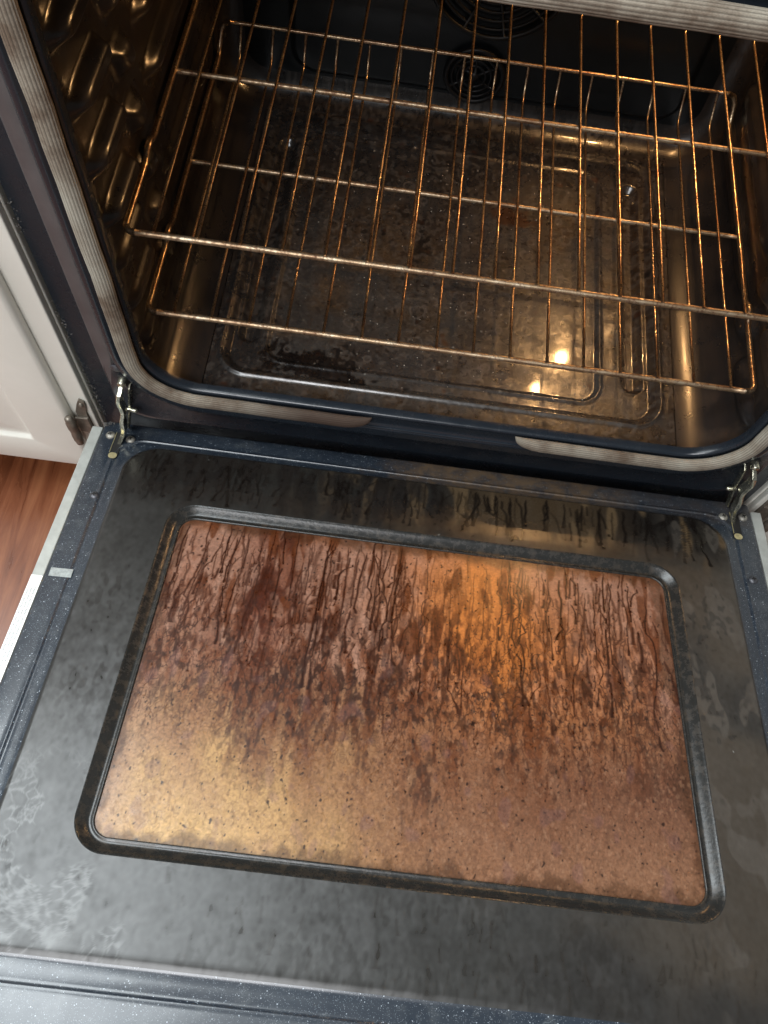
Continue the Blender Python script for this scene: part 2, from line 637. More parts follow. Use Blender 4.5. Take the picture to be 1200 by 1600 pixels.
# wooden floor boards
m = NT('red_brown_floorboards')
tc = m.coords((1, 1, 1))
sx = m.n('ShaderNodeSeparateXYZ')
m.l(tc, sx.inputs[0])
bw = 0.118
ix = m.math('FLOOR', m.math('DIVIDE', sx.outputs[0], bw))
fx = m.math('FRACT', m.math('DIVIDE', sx.outputs[0], bw))
gap = m.math('MAXIMUM', m.math('LESS_THAN', fx, 0.014), m.math('GREATER_THAN', fx, 0.986))
wn = m.n('ShaderNodeTexWhiteNoise', noise_dimensions='1D')
m.l(ix, wn.inputs['W'])
vec = m.coords((46, 4.0, 1))
off = m.n('ShaderNodeVectorMath', operation='ADD')
m.l(vec, off.inputs[0])
m.l(wn.outputs['Color'], off.inputs[1])
g = m.noise(1.0, 8, 0.68, vec=off.outputs[0], dist=1.0)
c = m.ramp(g, [(0.28, (0.075, 0.020, 0.008)), (0.48, (0.20, 0.062, 0.024)), (0.70, (0.33, 0.125, 0.050))])
c = m.mix(m.math('MULTIPLY', wn.outputs['Value'], 0.35), c, (0.16, 0.05, 0.022))
c = m.mix(gap, c, (0.02, 0.010, 0.006))
m.l(c, m.b.inputs['Base Color'])
m.l(m.ramp(g, [(0.3, 0.24), (0.7, 0.38)]), m.b.inputs['Roughness'])
m.bump(g, 0.12, 0.0008)
M_WOOD = m.m

# ================================================================== SETTING
FZ = -0.24
V = [(-3, -3, FZ), (3, -3, FZ), (3, 3, FZ), (-3, 3, FZ)]
o = mesh_np('floor', V, [[0, 1, 2, 3]], M_WOOD, smooth=False)
tag(o, 'red brown wooden floorboards beside the oven', 'floor', kind='structure')

# ================================================================== OVEN
oven = empty('oven', (0, 0.25, FZ))
tag(oven, 'open built-in oven with speckled dark blue enamel, dirty drop-down door and burnt interior', 'oven')
root = empty('oven_origin')     # replaced below
bpy.data.objects.remove(root)
oven.location = (0, 0, 0)

# ---- front frame (face with the rounded opening)
HX0, HX1, HZ0, HZ1, HR = -0.303, 0.302, 0.086, 0.534, 0.055
loops = []
def FL(dx, y, r, z0=None, z1=None, x=None):
    x0, x1 = (HX0 - dx, HX1 + dx) if x is None else (-x, x)
    zz0 = HZ0 - dx if z0 is None else z0
    zz1 = HZ1 + dx if z1 is None else z1
    p = rrect(x0, x1, zz0, zz1, r, 60, 50, 14, rt=max(0.004, r - 0.030))
    loops.append(np.stack([p[:, 0], np.full(len(p), y), p[:, 1]], 1))
FL(-0.0015, 0.0085, HR - .0015)
FL(-0.0015, 0.0020, HR - .0015)
FL(0.0000, -0.0005, HR)
FL(0.0020, -0.0012, HR + .002)
FL(0.0040, 0.0000, HR + .004)
FL(0.0150, 0.0000, HR + .015)
FL(0.0190, -0.0010, HR + .019)
FL(0.0215, -0.0035, HR + .0215)
FL(0.0240, -0.0042, HR + .024)
FL(0.0265, -0.0036, HR + .0265)
FL(0.0290, -0.0026, HR + .029, z0=0.050)
FL(0.0300, -0.0005, HR + .030, z0=0.0435)
FL(0.0310, 0.0030, HR + .030, z0=0.037)
FL(0, 0.0050, 0.045, z0=0.010, z1=0.66, x=0.3475)
FL(0, 0.0056, 0.040, z0=0.006, z1=0.664, x=0.3496)
FL(0, 0.0080, 0.035, z0=0.002, z1=0.668, x=0.3512)
FL(0, 0.0200, 0.030, z0=-0.002, z1=0.672, x=0.3520)
FL(0, 0.0230, 0.030, z0=-0.006, z1=0.674, x=0.3545)
FL(0, 0.0230, 0.006, z0=-0.060, z1=0.690, x=0.3818)
FL(0, 0.0232, 0.005, z0=-0.062, z1=0.692, x=0.3826)
FL(0, 0.0240, 0.005, z0=-0.062, z1=0.692, x=0.3830)
FL(0, 0.0260, 0.005, z0=-0.062, z1=0.692, x=0.3830)
FL(0, 0.0600, 0.005, z0=-0.062, z1=0.692, x=0.3830)
n = len(loops[0])
ff = grid_faces(len(loops), n, True)
frame = mesh_np('front_frame', np.concatenate(loops), ff, M_FRAME, oven)
me = frame.data
me.materials.append(M_PILLAR)
mi = np.zeros(len(ff), np.int32)
ring = np.arange(len(ff)) // n
cx = np.concatenate(loops)[ff].mean(1)
mi[(ring >= 12) & (ring <= 14) & (np.abs(cx[:, 0]) > 0.325) & (cx[:, 2] > 0.098)] = 1
me.polygons.foreach_set('material_index', mi)

# lower lip of the opening where the gasket is interrupted
bm = bmesh.new()
bm_box(bm, -0.088, 0.084, -0.0035, 0.0, 0.0640, 0.0665)
bm_obj('lower_lip', bm, M_FRAME, oven, bevel=0.0008)

# ---- door gasket: fluted woven tube with a gap in the middle of the lower run
gp = rrect(-0.3115, 0.3100, 0.0765, 0.5430, 0.060, 260, 190, 44, rt=0.032)
# start in the lower run at x=+0.075, go ccw, end at x=-0.07
start = int(np.argmin(np.abs(gp[:260, 0] - 0.079)))
endi = int(np.argmin(np.abs(gp[:260, 0] + 0.072)))
path = np.concatenate([gp[start:], gp[:endi + 1]])
N = len(path)
arc = np.concatenate([[0], np.cumsum(np.linalg.norm(np.diff(path, axis=0), axis=1))])
tot = arc[-1]
t = np.gradient(path, axis=0)
t /= np.linalg.norm(t, axis=1)[:, None]
nx_, nz_ = t[:, 1], -t[:, 0]          # outward normal in plane
NA = 108
ang = np.linspace(0, 2 * math.pi, NA, endpoint=False)
GV, GUV = [], []
rng = np.random.default_rng(5)
wob = np.interp(arc, np.linspace(0, tot, 60), rng.normal(0, 1, 60))
for i in range(N):
    e = min(arc[i], tot - arc[i])
    k = 0.12 + 0.88 * math.sqrt(1 - (1 - e / 0.030) ** 2) if e < 0.030 else 1.0
    yo = -0.0065 + (0.0045 * (1 - k))
    zo = 0.0065 * (1 - k)
    lift = 0.0004 * wob[i]
    rr = 0.0081 * k * (1 + 0.026 * np.cos(18 * ang + 0.5 * wob[i]))
    a = np.cos(ang) * rr * 1.0 + lift
    b = np.sin(ang) * rr * 0.70
    GV.append(np.stack([path[i, 0] + nx_[i] * a, yo + b, path[i, 1] + nz_[i] * a + zo], 1))
    GUV.append(np.stack([np.full(NA, arc[i]), ang, 0.5 + 0.5 * np.cos(18 * ang + 0.5 * wob[i])], 1))
mesh_np('door_gasket', np.concatenate(GV), grid_faces(N, NA, True), M_GASKET, oven, uv=np.concatenate(GUV))

# ---- cavity
WX, CZ0, CZ1, CB = 0.313, 0.0705, 0.548, 0.470
# cross-section loop: floor level at FZ0, walls at +-WX
RC = 0.058


def wall_bulge(y, z):
    """rack guides pressed into the side walls"""
    h = np.zeros_like(y)
    for k in range(-1, 8):
        zf = 0.119 + 0.054 * k
        zr = 0.136 + 0.054 * k
        for (ya, yb, hh, zc) in ((0.056, 0.094, 0.0125, zf), (0.215, 0.425, 0.0100, zr)):
            if zc < 0.10 or zc > 0.49: continue
            hh = hh * (1.0 if zf > 0.25 else 0.55)
            dy = np.maximum(np.maximum(ya - y, y - yb), 0)
            dz = np.abs(z - zc)
            d = np.sqrt((dy * np.where(y < ya, 0.40, 1.0)) ** 2 + dz ** 2)
            h = np.maximum(h, hh * (1 - sst(0.0050, 0.0150, d)))
        # rounded stop between the guides
        if 0.13 < zf < 0.49:
            dy = y - 0.140
            dz = z - (zf - 0.036)
            h = np.maximum(h, 0.0115 * np.exp(-((dy + 0.4 * dz) / 0.017) ** 4 - (dz / 0.015) ** 4))
    # broad vertical panel step
    h += 0.002 * (sst(0.022, 0.034, y) * (1 - sst(0.43, 0.445, y)) * sst(0.090, 0.110, z) * (1 - sst(0.475, 0.495, z)))
    return h


def build_wall(side):
    # s: floor seam (x=0.247) -> corner -> up the wall -> ceiling corner
    ys = np.concatenate([np.linspace(0.004, CB - 0.03, 190), CB - 0.03 + 0.03 * np.sin(np.linspace(0, math.pi / 2, 10)[1:])])
    inset = np.zeros_like(ys)
    tb = np.linspace(0, math.pi / 2, 10)[1:]
    inset[-9:] = 0.03 * (1 - np.cos(tb))
    P = []
    for a in np.linspace(0, 1, 5)[:-1]:
        P.append((WX - RC - 0.008 * (1 - a), CZ0, 0, 1, 0))
    for a in np.linspace(-90, 0, 28):
        P.append((WX - RC + RC * math.cos(math.radians(a)), CZ0 + RC + RC * math.sin(math.radians(a)), math.cos(math.radians(a)), -math.sin(math.radians(a)), 0))
    for z in np.linspace(CZ0 + RC, CZ1 - RC, 200)[1:]:
        P.append((WX, z, 1, 0, 1))
    for a in np.linspace(0, 90, 14)[1:]:
        P.append((WX - RC + RC * math.cos(math.radians(a)), CZ1 - RC + RC * math.sin(math.radians(a)), math.cos(math.radians(a)), -math.sin(math.radians(a)), 0))
    P.append((0.0, CZ1, 0, -1, 0))
    P = np.array(P)
    Yg, Sx = np.meshgrid(ys, P[:, 0], indexing='ij')
    _, Sz = np.meshgrid(ys, P[:, 1], indexing='ij')
    I = inset[:, None]
    cz = np.where(Sz < 0.3, 1, -1)
    NX = P[:, 2][None, :]
    NZ = P[:, 3][None, :]
    b = wall_bulge(Yg, Sz) * np.clip(NX, 0, 1) ** 2
    X = Sx - NX * (I + b)
    Z = Sz + NZ * I
    X = X * side
    V = np.stack([X, Yg, Z], -1).reshape(-1, 3)
    return V, grid_faces(len(ys), P.shape[0], False, flip=(side < 0))


for side in (-1, 1):
    V, F = build_wall(side)
    mesh_np('side_wall', V, F, M_LINER, oven)

# floor pan with pressed recesses and burnt residue
RP = Raster(-0.26, 0.26, 0.0, 0.48, 0.0007)


def rr_sd(x, y, x0, x1, y0, y1, r):
    cx_, cy_ = (x0 + x1) / 2, (y0 + y1) / 2
    qx = np.abs(x - cx_) - (x1 - x0) / 2 + r
    qy = np.abs(y - cy_) - (y1 - y0) / 2 + r
    return np.sqrt(np.maximum(qx, 0) ** 2 + np.maximum(qy, 0) ** 2) + np.minimum(np.maximum(qx, qy), 0) - r


def pan_h(x, y):
    d1 = rr_sd(x, y, -0.2425, 0.2375, 0.040, 0.432, 0.030)
    d2 = rr_sd(x, y, -0.196, 0.171, 0.066, 0.402, 0.022)
    h = -0.0070 * (1 - sst(-0.010, -0.001, d1)) * (1 - 0.75 * sst(0.30, 0.42, y))
    h += (0.0026 - 0.0018 * sst(0.34, 0.41, y)) * np.exp(-((d1 - 0.002) / 0.0024) ** 2)
    h -= 0.0022 * (1 - sst(-0.003, 0.002, d2)) * (1 - 0.8 * sst(0.32, 0.39, y))
    h += 0.0012 * np.exp(-((d2 - 0.003) / 0.0022) ** 2)
    for xc_ in (-0.2185, 0.2105):
        d3 = rr_sd(x, y, xc_ - 0.0115, xc_ + 0.0115, 0.084, 0.392, 0.0114)
        h -= 0.0085 * (1 - sst(-0.008, 0.002, d3))
    # small ejector dimples
    return h


X, Y = RP.X, RP.Y
big = RP.noise(0.030, 0.030, 1); mid = RP.noise(0.010, 0.010, 2); sm = RP.noise(0.003, 0.003, 3); fi = RP.noise(0.0011, 0.0011, 4)
C = np.zeros(X.shape + (3,), np.float32)
C[:] = (0.074, 0.065, 0.057)
C = mixc(C, (0.050, 0.042, 0.038), sst(-0.2, 1.4, big + 0.5 * mid))
C = mixc(C, (0.105, 0.070, 0.042), sst(0.3, 1.8, -big + 0.7 * mid))
C = mixc(C, (0.16, 0.135, 0.115), 0.55 * sst(0.8, 1.7, sm + 0.4 * mid))
C = mixc(C, (0.035, 0.024, 0.018), 0.7 * sst(0.9, 1.6, RP.noise(0.002, 0.002, 8) + 0.5 * mid))
# brown back and side fringe of baked fat; then back and left shade painted in
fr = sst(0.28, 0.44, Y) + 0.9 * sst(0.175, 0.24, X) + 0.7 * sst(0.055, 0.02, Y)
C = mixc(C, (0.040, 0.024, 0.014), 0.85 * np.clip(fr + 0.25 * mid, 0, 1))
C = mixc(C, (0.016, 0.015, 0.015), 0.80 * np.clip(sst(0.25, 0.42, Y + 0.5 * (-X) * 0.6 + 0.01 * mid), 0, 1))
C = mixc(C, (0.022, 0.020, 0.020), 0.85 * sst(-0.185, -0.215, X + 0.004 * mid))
C = mixc(C, (0.045, 0.036, 0.030), 0.55 * sst(0.3, 1.1, fi + 0.6 * sm))
C = mixc(C, (0.16, 0.14, 0.12), 0.30 * sst(0.6, 1.3, RP.noise(0.0016, 0.0016, 9) + 0.5 * mid))
# burnt black spill at the front left
bp = np.exp(-(((X + 0.165) / 0.045) ** 2 + ((Y - 0.070) / 0.020) ** 2)) + 0.7 * np.exp(-(((X + 0.10) / 0.040) ** 2 + ((Y - 0.055) / 0.012) ** 2))
bm_ = sst(0.28, 0.55, bp + 0.16 * sm + 0.12 * mid + 0.10 * fi)
C = mixc(C, (0.012, 0.009, 0.008), bm_)
bp2 = np.exp(-(((X - 0.07) / 0.03) ** 2 + ((Y - 0.32) / 0.015) ** 2))
C = mixc(C, (0.06, 0.022, 0.010), sst(0.35, 0.7, bp2 + 0.2 * sm))
# ring stains and ash flecks
rng = np.random.default_rng(21)
for k in range(26):
    a, b, r_ = rng.uniform(-0.18, 0.16), rng.uniform(0.08, 0.38), rng.uniform(0.003, 0.009)
    d = np.sqrt((X - a) ** 2 + (Y - b) ** 2)
    C = mixc(C, (0.20, 0.17, 0.145), 0.5 * np.exp(-((d - r_ * (1 + 0.1 * sm)) / 0.0009) ** 2))
fleck = sst(2.3, 2.9, RP.noise(0.0009, 0.0009, 31)) * (rr_sd(X, Y, -0.19, 0.17, 0.07, 0.40, 0.02) < 0.01) * (0.4 + 0.6 * sst(0, 1, big))
C = mixc(C, (0.42, 0.38, 0.32), fleck)
A = np.clip(0.32 + 0.14 * mid + 0.18 * sm + 0.20 * fi + 0.4 * fleck - 0.25 * bm_, 0, 1)
xs = np.linspace(-0.255, 0.255, 540)
ys = np.concatenate([np.linspace(0.004, CB - 0.03, 460), CB - 0.03 + 0.03 * np.sin(np.linspace(0, math.pi / 2, 12)[1:])])
Yg, Xg = np.meshgrid(ys, xs, indexing='ij')
ins = np.zeros_like(ys)
ins[-11:] = 0.03 * (1 - np.cos(np.linspace(0, math.pi / 2, 12)[1:]))
edge = (1 - sst(0.247, 0.254, np.abs(Xg)))
Zg = CZ0 + 0.0002 * edge + pan_h(Xg, Yg) * edge + ins[:, None]
xf, yf = Xg.ravel(), Yg.ravel()
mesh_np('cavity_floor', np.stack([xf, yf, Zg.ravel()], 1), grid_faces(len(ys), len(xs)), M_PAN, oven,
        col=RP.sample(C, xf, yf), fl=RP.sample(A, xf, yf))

# back wall with a large embossed rounded rectangle
xs = np.linspace(-WX + 0.03, WX - 0.03, 240)
zs = np.linspace(CZ0 + 0.03, CZ1 - 0.03, 200)
Zg, Xg = np.meshgrid(zs, xs, indexing='ij')
dd = rr_sd(Xg, Zg, -0.225, 0.255, 0.108, 0.50, 0.030)
Yb = CB - 0.006 * (1 - sst(-0.004, 0.003, dd)) + 0.0
# the embossed panel's border relief fades at the cap
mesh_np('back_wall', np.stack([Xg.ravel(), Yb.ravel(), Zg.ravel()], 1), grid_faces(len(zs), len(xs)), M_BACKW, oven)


def fan_cover(xc_, zc, R_, nring, nspoke, hub):
    V, F = [], []
    y0 = CB - 0.012
    for k in range(nring):
        rr_ = hub + (R_ - hub) * (k + 1) / nring
        pts = [(xc_ + rr_ * math.cos(a), y0, zc + rr_ * math.sin(a)) for a in np.linspace(0, 2 * math.pi, 56, endpoint=False)]
        tube(V, F, pts, 0.0021 if k < nring - 1 else 0.0034, 6, closed=True)
    for s_ in range(nspoke):
        a = 2 * math.pi * s_ / nspoke + 0.3
        tube(V, F, [(xc_ + hub * 0.4 * math.cos(a), y0, zc + hub * 0.4 * math.sin(a)), (xc_ + R_ * math.cos(a + 0.25), y0, zc + R_ * math.sin(a + 0.25))], 0.0022, 6)
    o = mesh_np('fan_cover', np.concatenate(V), np.concatenate(F), M_FAN, oven)
    lathe('hub', [(0.0001, 0.004), (hub * 0.7, 0.003), (hub, 0.0), (hub, -0.004)], M_FAN, o, (xc_, y0, zc), (math.pi / 2, 0, 0))
    return o


fan_cover(-0.003, 0.1385, 0.034, 4, 6, 0.007)
fan_cover(0.004, 0.268, 0.078, 6, 10, 0.018)

# lamps in the rear top corner
for k, L in enumerate(LAMPS):
    V, F = [], []
    o = lathe('oven_lamp', [(0.0001, 0.020), (0.019, 0.020), (0.022, 0.016), (0.022, 0.0), (0.0135, 0.0), (0.0135, 0.010), (0.0001, 0.012)], M_ZINC, oven,
              (L[0], CB - 0.006, L[2]) if k == 0 else (L[0], L[1], CZ1 - 0.001), (-math.pi / 2, 0, 0) if k == 0 else (0, 0, 0), 24)

# ---- range body round the cavity
for nm, b in (('body_side', (-0.379, -0.371, 0.060, 0.62, -0.20, 0.692)), ('body_side', (0.371, 0.379, 0.060, 0.62, -0.20, 0.692)),
              ('body_top', (-0.3708, 0.3708, 0.060, 0.62, 0.684, 0.692)), ('body_back', (-0.3708, 0.3708, 0.612, 0.62, -0.20, 0.6838))):
    box(nm, b, M_BODY, oven)
box('drawer_front', (-0.377, 0.377, 0.004, 0.024, FZ + 0.03, -0.068), M_FRAME, oven, 0.003)
box('plinth', (-0.36, 0.36, 0.03, 0.6, FZ + 0.001, -0.21), M_BLACK, oven)

# ---- round screws on the front frame
def screw(loc, parent, mat, r=0.0055, rot=(0, 0, 0), cross=True):
    o = lathe('screw', [(0.0001, 0.0026), (r * 0.45, 0.0024), (r * 0.8, 0.0014), (r, 0.0), (r, -0.0012)], mat, parent, loc, rot, 20)
    if cross:
        bm = bmesh.new()
        bm_box(bm, -r * 0.45, r * 0.45, -0.0005, 0.0005, 0.0019, 0.0030)
        bm_box(bm, -0.0005, 0.0005, -r * 0.45, -0.0006, 0.0019, 0.0029)
        bm_box(bm, -0.0005, 0.0005, 0.0006, r * 0.45, 0.0019, 0.0029)
        bm_obj('slot', bm, M_BLACK, o)
    return o


for x in (-0.3345, 0.3345):
    screw((x, 0.0042, 0.103), oven, M_SCREW, 0.0068, (math.pi / 2, 0, 0), False)

# ================================================================== OVEN DOOR (tilted part of the oven)
TH = math.radians(-12.5012)
DX0, DX1 = -0.3672, 0.3672


def door_child(o):
    return o


DOOR = None
PX0, PX1, PY0, PY1 = -0.3262, 0.3255, -0.5185, -0.0365      # dark panel edge
HP = 0.0042
# enamel skin: from outer border to the panel edge
LP = []
def DL(x0, x1, y0, y1, r, z, lst=None):
    p = rrect(x0, x1, y0, y1, r, 90, 70, 12)
    (LP if lst is None else lst).append(np.stack([p[:, 0], p[:, 1], np.full(len(p), z)], 1))
Y0, Y1 = -0.612, 0.0005
DL(DX0, DX1, Y0, Y1, 0.004, -0.012)
DL(DX0, DX1, Y0, Y1, 0.004, -0.0025)
DL(DX0 + .0008, DX1 - .0008, Y0 + .001, Y1 - .0008, 0.004, -0.0006)
DL(DX0 + .0028, DX1 - .0028, Y0 + .003, Y1 - .003, 0.005, 0.0)
DL(PX0 - .024, PX1 + .024, PY0 - .0320, PY1 + .0180, 0.030, 0.0)
DL(PX0 - .020, PX1 + .020, PY0 - .0300, PY1 + .0140, 0.030, 0.0)
DL(PX0 - .0190, PX1 + .0190, PY0 - .0285, PY1 + .0135, 0.030, 0.0007)
DL(PX0 - .0180, PX1 + .0180, PY0 - .0272, PY1 + .0130, 0.031, 0.0001)
DL(PX0 - .0165, PX1 + .0165, PY0 - .0255, PY1 + .0120, 0.032, -0.0012)
DL(PX0 - .0150, PX1 + .0150, PY0 - .0235, PY1 + .0110, 0.033, -0.0004)
DL(PX0 - .0120, PX1 + .0120, PY0 - .0170, PY1 + .0090, 0.036, 0.0001)
DL(PX0 - .0080, PX1 + .0080, PY0 - .0120, PY1 + .0065, 0.037, 0.0004)
DL(PX0 - .0050, PX1 + .0050, PY0 - .0100, PY1 + .0045, 0.037, 0.0012)
DL(PX0 - .0040, PX1 + .0040, PY0 - .0088, PY1 + .0035, 0.037, 0.0018)
n = len(LP[0])
DV = np.concatenate(LP)
DV[:, 2] -= 0.072 * np.clip(DV[:, 1] + 0.0300, 0, 1) * (DV[:, 2] < 0.001)
DOOR = mesh_np('oven_door', DV, grid_faces(len(LP), n, True), M_BLUE, oven)
DOOR.rotation_euler = (TH, 0, 0)

# dark panel between its edge and the window opening, carrying a residue map
WXa, WXb, WYa, WYb = -0.2680, 0.2675, -0.4535, -0.1040
RD = Raster(-0.335, 0.335, -0.532, -0.026, 0.0008)
X, Y = RD.X, RD.Y
big = RD.noise(0.035, 0.03, 41); mid = RD.noise(0.011, 0.012, 42); sm = RD.noise(0.003, 0.004, 43); fi = RD.noise(0.0012, 0.0015, 44)
C = np.zeros(X.shape + (3,), np.float32)
C[:] = (0.027, 0.026, 0.024)
C = mixc(C, (0.046, 0.037, 0.028), sst(0.05, 0.28, X + 0.02 * mid))
C = mixc(C, (0.018, 0.017, 0.016), 0.8 * sst(-0.3, 1.4, big + 0.3 * mid))
topw = sst(-0.125, -0.060, Y + 0.006 * mid)
# streaked upper band by the hinge side
aniso = RD.noise(0.0016, 0.008, 45)
aniso2 = RD.noise(0.004, 0.014, 46)
C = mixc(C, (0.013, 0.011, 0.009), 0.60 * topw)
C = mixc(C, (0.010, 0.008, 0.007), 0.85 * topw * sst(-0.4, 0.9, aniso2 + 0.4 * sm))
C = mixc(C, (0.090, 0.058, 0.030), 0.5 * topw * sst(0.0, 0.08, X) * sst(0.25, 0.15, X))  # this and next: golden lamp light painted in as brown
C = mixc(C, (0.110, 0.072, 0.038), 0.85 * topw * sst(0.1, 1.3, -aniso2 + 0.5 * mid) * sst(-0.2, 0.1, X))
dr = RD.drips(150, (-0.31, 0.31), (-0.045, -0.035), (0.012, 0.062), (0.0008, 0.0019), 47, 0.5)
C = mixc(C, (0.007, 0.005, 0.004), 0.95 * np.clip(1.3 * dr, 0, 1))
# lower edge: faint vertical drips and tear marks
dr2 = RD.drips(90, (-0.20, 0.31), (-0.505, -0.452), (0.004, 0.022), (0.0008, 0.0017), 48, 0.5)
C = mixc(C, (0.026, 0.022, 0.018), 0.6 * dr2)
# right border: cleaned patches with hard edges
pt = sst(0.15, 0.28, mid + 0.6 * aniso2) * sst(0.24, 0.28, X)
C = mixc(C, (0.066, 0.056, 0.046), 0.75 * pt)
# foam-dried network, lower left
cells = RD.noise(0.0042, 0.0042, 49)
cells2 = RD.noise(0.0026, 0.0026, 50)
def vor(seed, x0, x1, y0, y1, n_):
    rg = np.random.default_rng(seed)
    P = np.stack([rg.uniform(x0, x1, n_), rg.uniform(y0, y1, n_)], 1)
    d1 = np.full(X.shape, 9.0, np.float32); d2 = d1.copy()
    msk = (X > x0 - .01) & (X < x1 + .01) & (Y > y0 - .01) & (Y < y1 + .01)
    xx, yy = X[msk] + 0.0007 * sm[msk], Y[msk] + 0.0007 * fi[msk]
    a1 = np.full(xx.shape, 9.0); a2 = a1.copy()
    for p in P:
        d = np.hypot(xx - p[0], yy - p[1])
        a2 = np.minimum(a2, np.maximum(a1, d)); a1 = np.minimum(a1, d)
    d1[msk] = a1; d2[msk] = a2
    return d2 - d1
net = np.exp(-(vor(51, -0.33, -0.13, -0.525, -0.37, 300) / 0.0009) ** 2) * sst(-1.4, -0.2, mid + 0.6 * big) + 0.7 * np.exp(-(vor(52, -0.33, -0.13, -0.525, -0.37, 1500) / 0.0006) ** 2) * sst(0.1, 0.8, cells + 0.5 * mid)
net = np.clip(net, 0, 1)
netm = sst(0.0, 0.7, mid + 0.4 * big + 0.5) * sst(-0.36, -0.42, Y) * sst(-0.16, -0.21, X)
C = mixc(C, (0.20, 0.205, 0.20), 0.40 * net * netm)
C = mixc(C, (0.022, 0.021, 0.020), 0.5 * (1 - net) * netm)
bl = RD.noise(0.0045, 0.007, 52)
ed = np.exp(-((bl - 0.8) / 0.10) ** 2)
side = sst(0.05, 0.02, np.abs(np.abs(X) - 0.285)) * sst(-0.40, -0.30, Y)
tm = RD.noise(0.0014, 0.0022, 54)
tm2 = RD.noise(0.0011, 0.0050, 55)
C = mixc(C, (0.022, 0.020, 0.018), 0.60 * sst(0.5, 1.3, tm + 0.8 * mid + 0.4 * big - 0.3) * side)
C = mixc(C, (0.020, 0.018, 0.015), 0.28 * sst(1.3, 1.9, tm2 + 0.6 * mid) * sst(-0.40, -0.46, Y))
rim_ = RD.noise(0.0035, 0.006, 56)
C = mixc(C, (0.022, 0.019, 0.016), 0.45 * np.exp(-((rim_ - 0.9) / 0.07) ** 2) * sst(0.0, 0.8, mid + 0.5 * big))
C = mixc(C, (0.016, 0.013, 0.011), 0.75 * topw * sst(-0.5, 0.3, tm + 0.5 * mid) * sst(0.03, -0.02, X))
# specks
C = mixc(C, (0.42, 0.42, 0.40), sst(3.9, 4.2, RD.noise(0.0009, 0.0009, 53)))
lower = sst(-0.38, -0.45, Y)
mk1 = sst(0.9, 1.25, RD.noise(0.0013, 0.0030, 57) + 0.7 * mid) * (0.35 + 0.65 * lower)
mk2 = sst(0.7, 1.0, RD.noise(0.0045, 0.0060, 58) + 0.5 * tm) * sst(-0.2, 0.6, big + 0.3)
mk3 = sst(0.5, 1.2, tm + 0.8 * mid + 0.4 * big - 0.3) * side
Afl = np.clip(0.58 + 0.05 * mid + 0.05 * sm + 0.06 * fi - 0.30 * topw - 0.30 * dr - 0.17 * mk1 - 0.07 * mk2 - 0.20 * mk3 - 0.30 * dr2 + 0.12 * net * netm - 0.10 * (1 - net) * netm, 0, 1)
LQ = []
for dx_, dyb, dyt, z_ in ((.0040, .0088, .0035, 0.0018), (.0032, .0076, .0027, 0.0024), (.0022, .0055, .0019, 0.0034), (.0012, .0032, .0010, 0.0041)):
    p = rrect(PX0 - dx_, PX1 + dx_, PY0 - dyb, PY1 + dyt, 0.037, 420, 260, 26)
    LQ.append(np.stack([p[:, 0], p[:, 1], np.full(len(p), z_)], 1))
K = 74
for k in range(K):
    s_ = k / (K - 1)
    e = lambda a, b: a * (1 - s_) + b * s_
    p = rrect(e(PX0, WXa), e(PX1, WXb), e(PY0, WYa), e(PY1, WYb), e(0.036, 0.030), 420, 260, 26)
    LQ.append(np.stack([p[:, 0], p[:, 1], np.full(len(p), HP)], 1))
V = np.concatenate(LQ)
mesh_np('dark_panel', V, grid_faces(len(LQ), len(LQ[0]), True), M_PANEL, DOOR,
        col=RD.sample(C, V[:, 0], V[:, 1]), fl=RD.sample(Afl, V[:, 0], V[:, 1]))

# rounded rim rolling down to the window glass
LR = []
for off, z in ((-0.0004, HP), (0.0006, HP - 0.0001), (0.0016, HP - 0.0006), (0.0030, HP - 0.0018), (0.0050, HP - 0.0034), (0.0072, HP - 0.0050), (0.0090, HP - 0.0060),
               (0.0104, HP - 0.0064), (0.0120, HP - 0.0062), (0.0130, HP - 0.0052), (0.0140, HP - 0.0050), (0.0147, HP - 0.0058), (0.0152, HP - 0.0085)):
    p = rrect(WXa + off, WXb - off, WYa + off, WYb - off, max(0.030 - off, 0.012), 150, 100, 20)
    LR.append(np.stack([p[:, 0], p[:, 1], np.full(len(p), z)], 1))
mesh_np('window_rim', np.concatenate(LR), grid_faces(len(LR), len(LR[0]), True), M_TRIM, DOOR)

# window glass under baked-on grease
GX0, GX1, GY0, GY1 = -0.2555, 0.2550, -0.4405, -0.1170
RG = Raster(-0.262, 0.262, -0.448, -0.110, 0.0005)
X, Y = RG.X, RG.Y
U = (X - GX0) / (GX1 - GX0)
Vv = (GY1 - Y) / (GY1 - GY0)            # 0 hinge side, 1 front side
big = RG.noise(0.035, 0.035, 61); mid = RG.noise(0.010, 0.012, 62); sm = RG.noise(0.003, 0.004, 63); fi = RG.noise(0.0011, 0.0013, 64)
ff_ = RG.noise(0.0006, 0.0006, 65)
C = np.zeros(X.shape + (3,), np.float32)
C[:] = (0.285, 0.158, 0.112)                                   # pinkish tan film
gold = sst(0.45, 1.0, Vv + 0.03 * mid) * sst(0.72, 0.10, U + 0.03 * big)
C = mixc(C, (0.225, 0.108, 0.058), sst(0.30, 0.62, Vv + 0.05 * mid))
C = mixc(C, (0.175, 0.085, 0.052), 0.75 * sst(0.2, 0.9, U) * sst(0.45, 0.7, Vv))
C = mixc(C, (0.440, 0.290, 0.110), 0.80 * np.clip(gold + 0.15 * mid * gold, 0, 1))
C = mixc(C, (0.300, 0.200, 0.140), 0.5 * sst(0.10, 0.0, U) * sst(0.4, 0.8, Vv))
C = mixc(C, (0.255, 0.140, 0.080), 0.6 * sst(0.75, 1.0, Vv) * sst(0.4, 0.8, U))
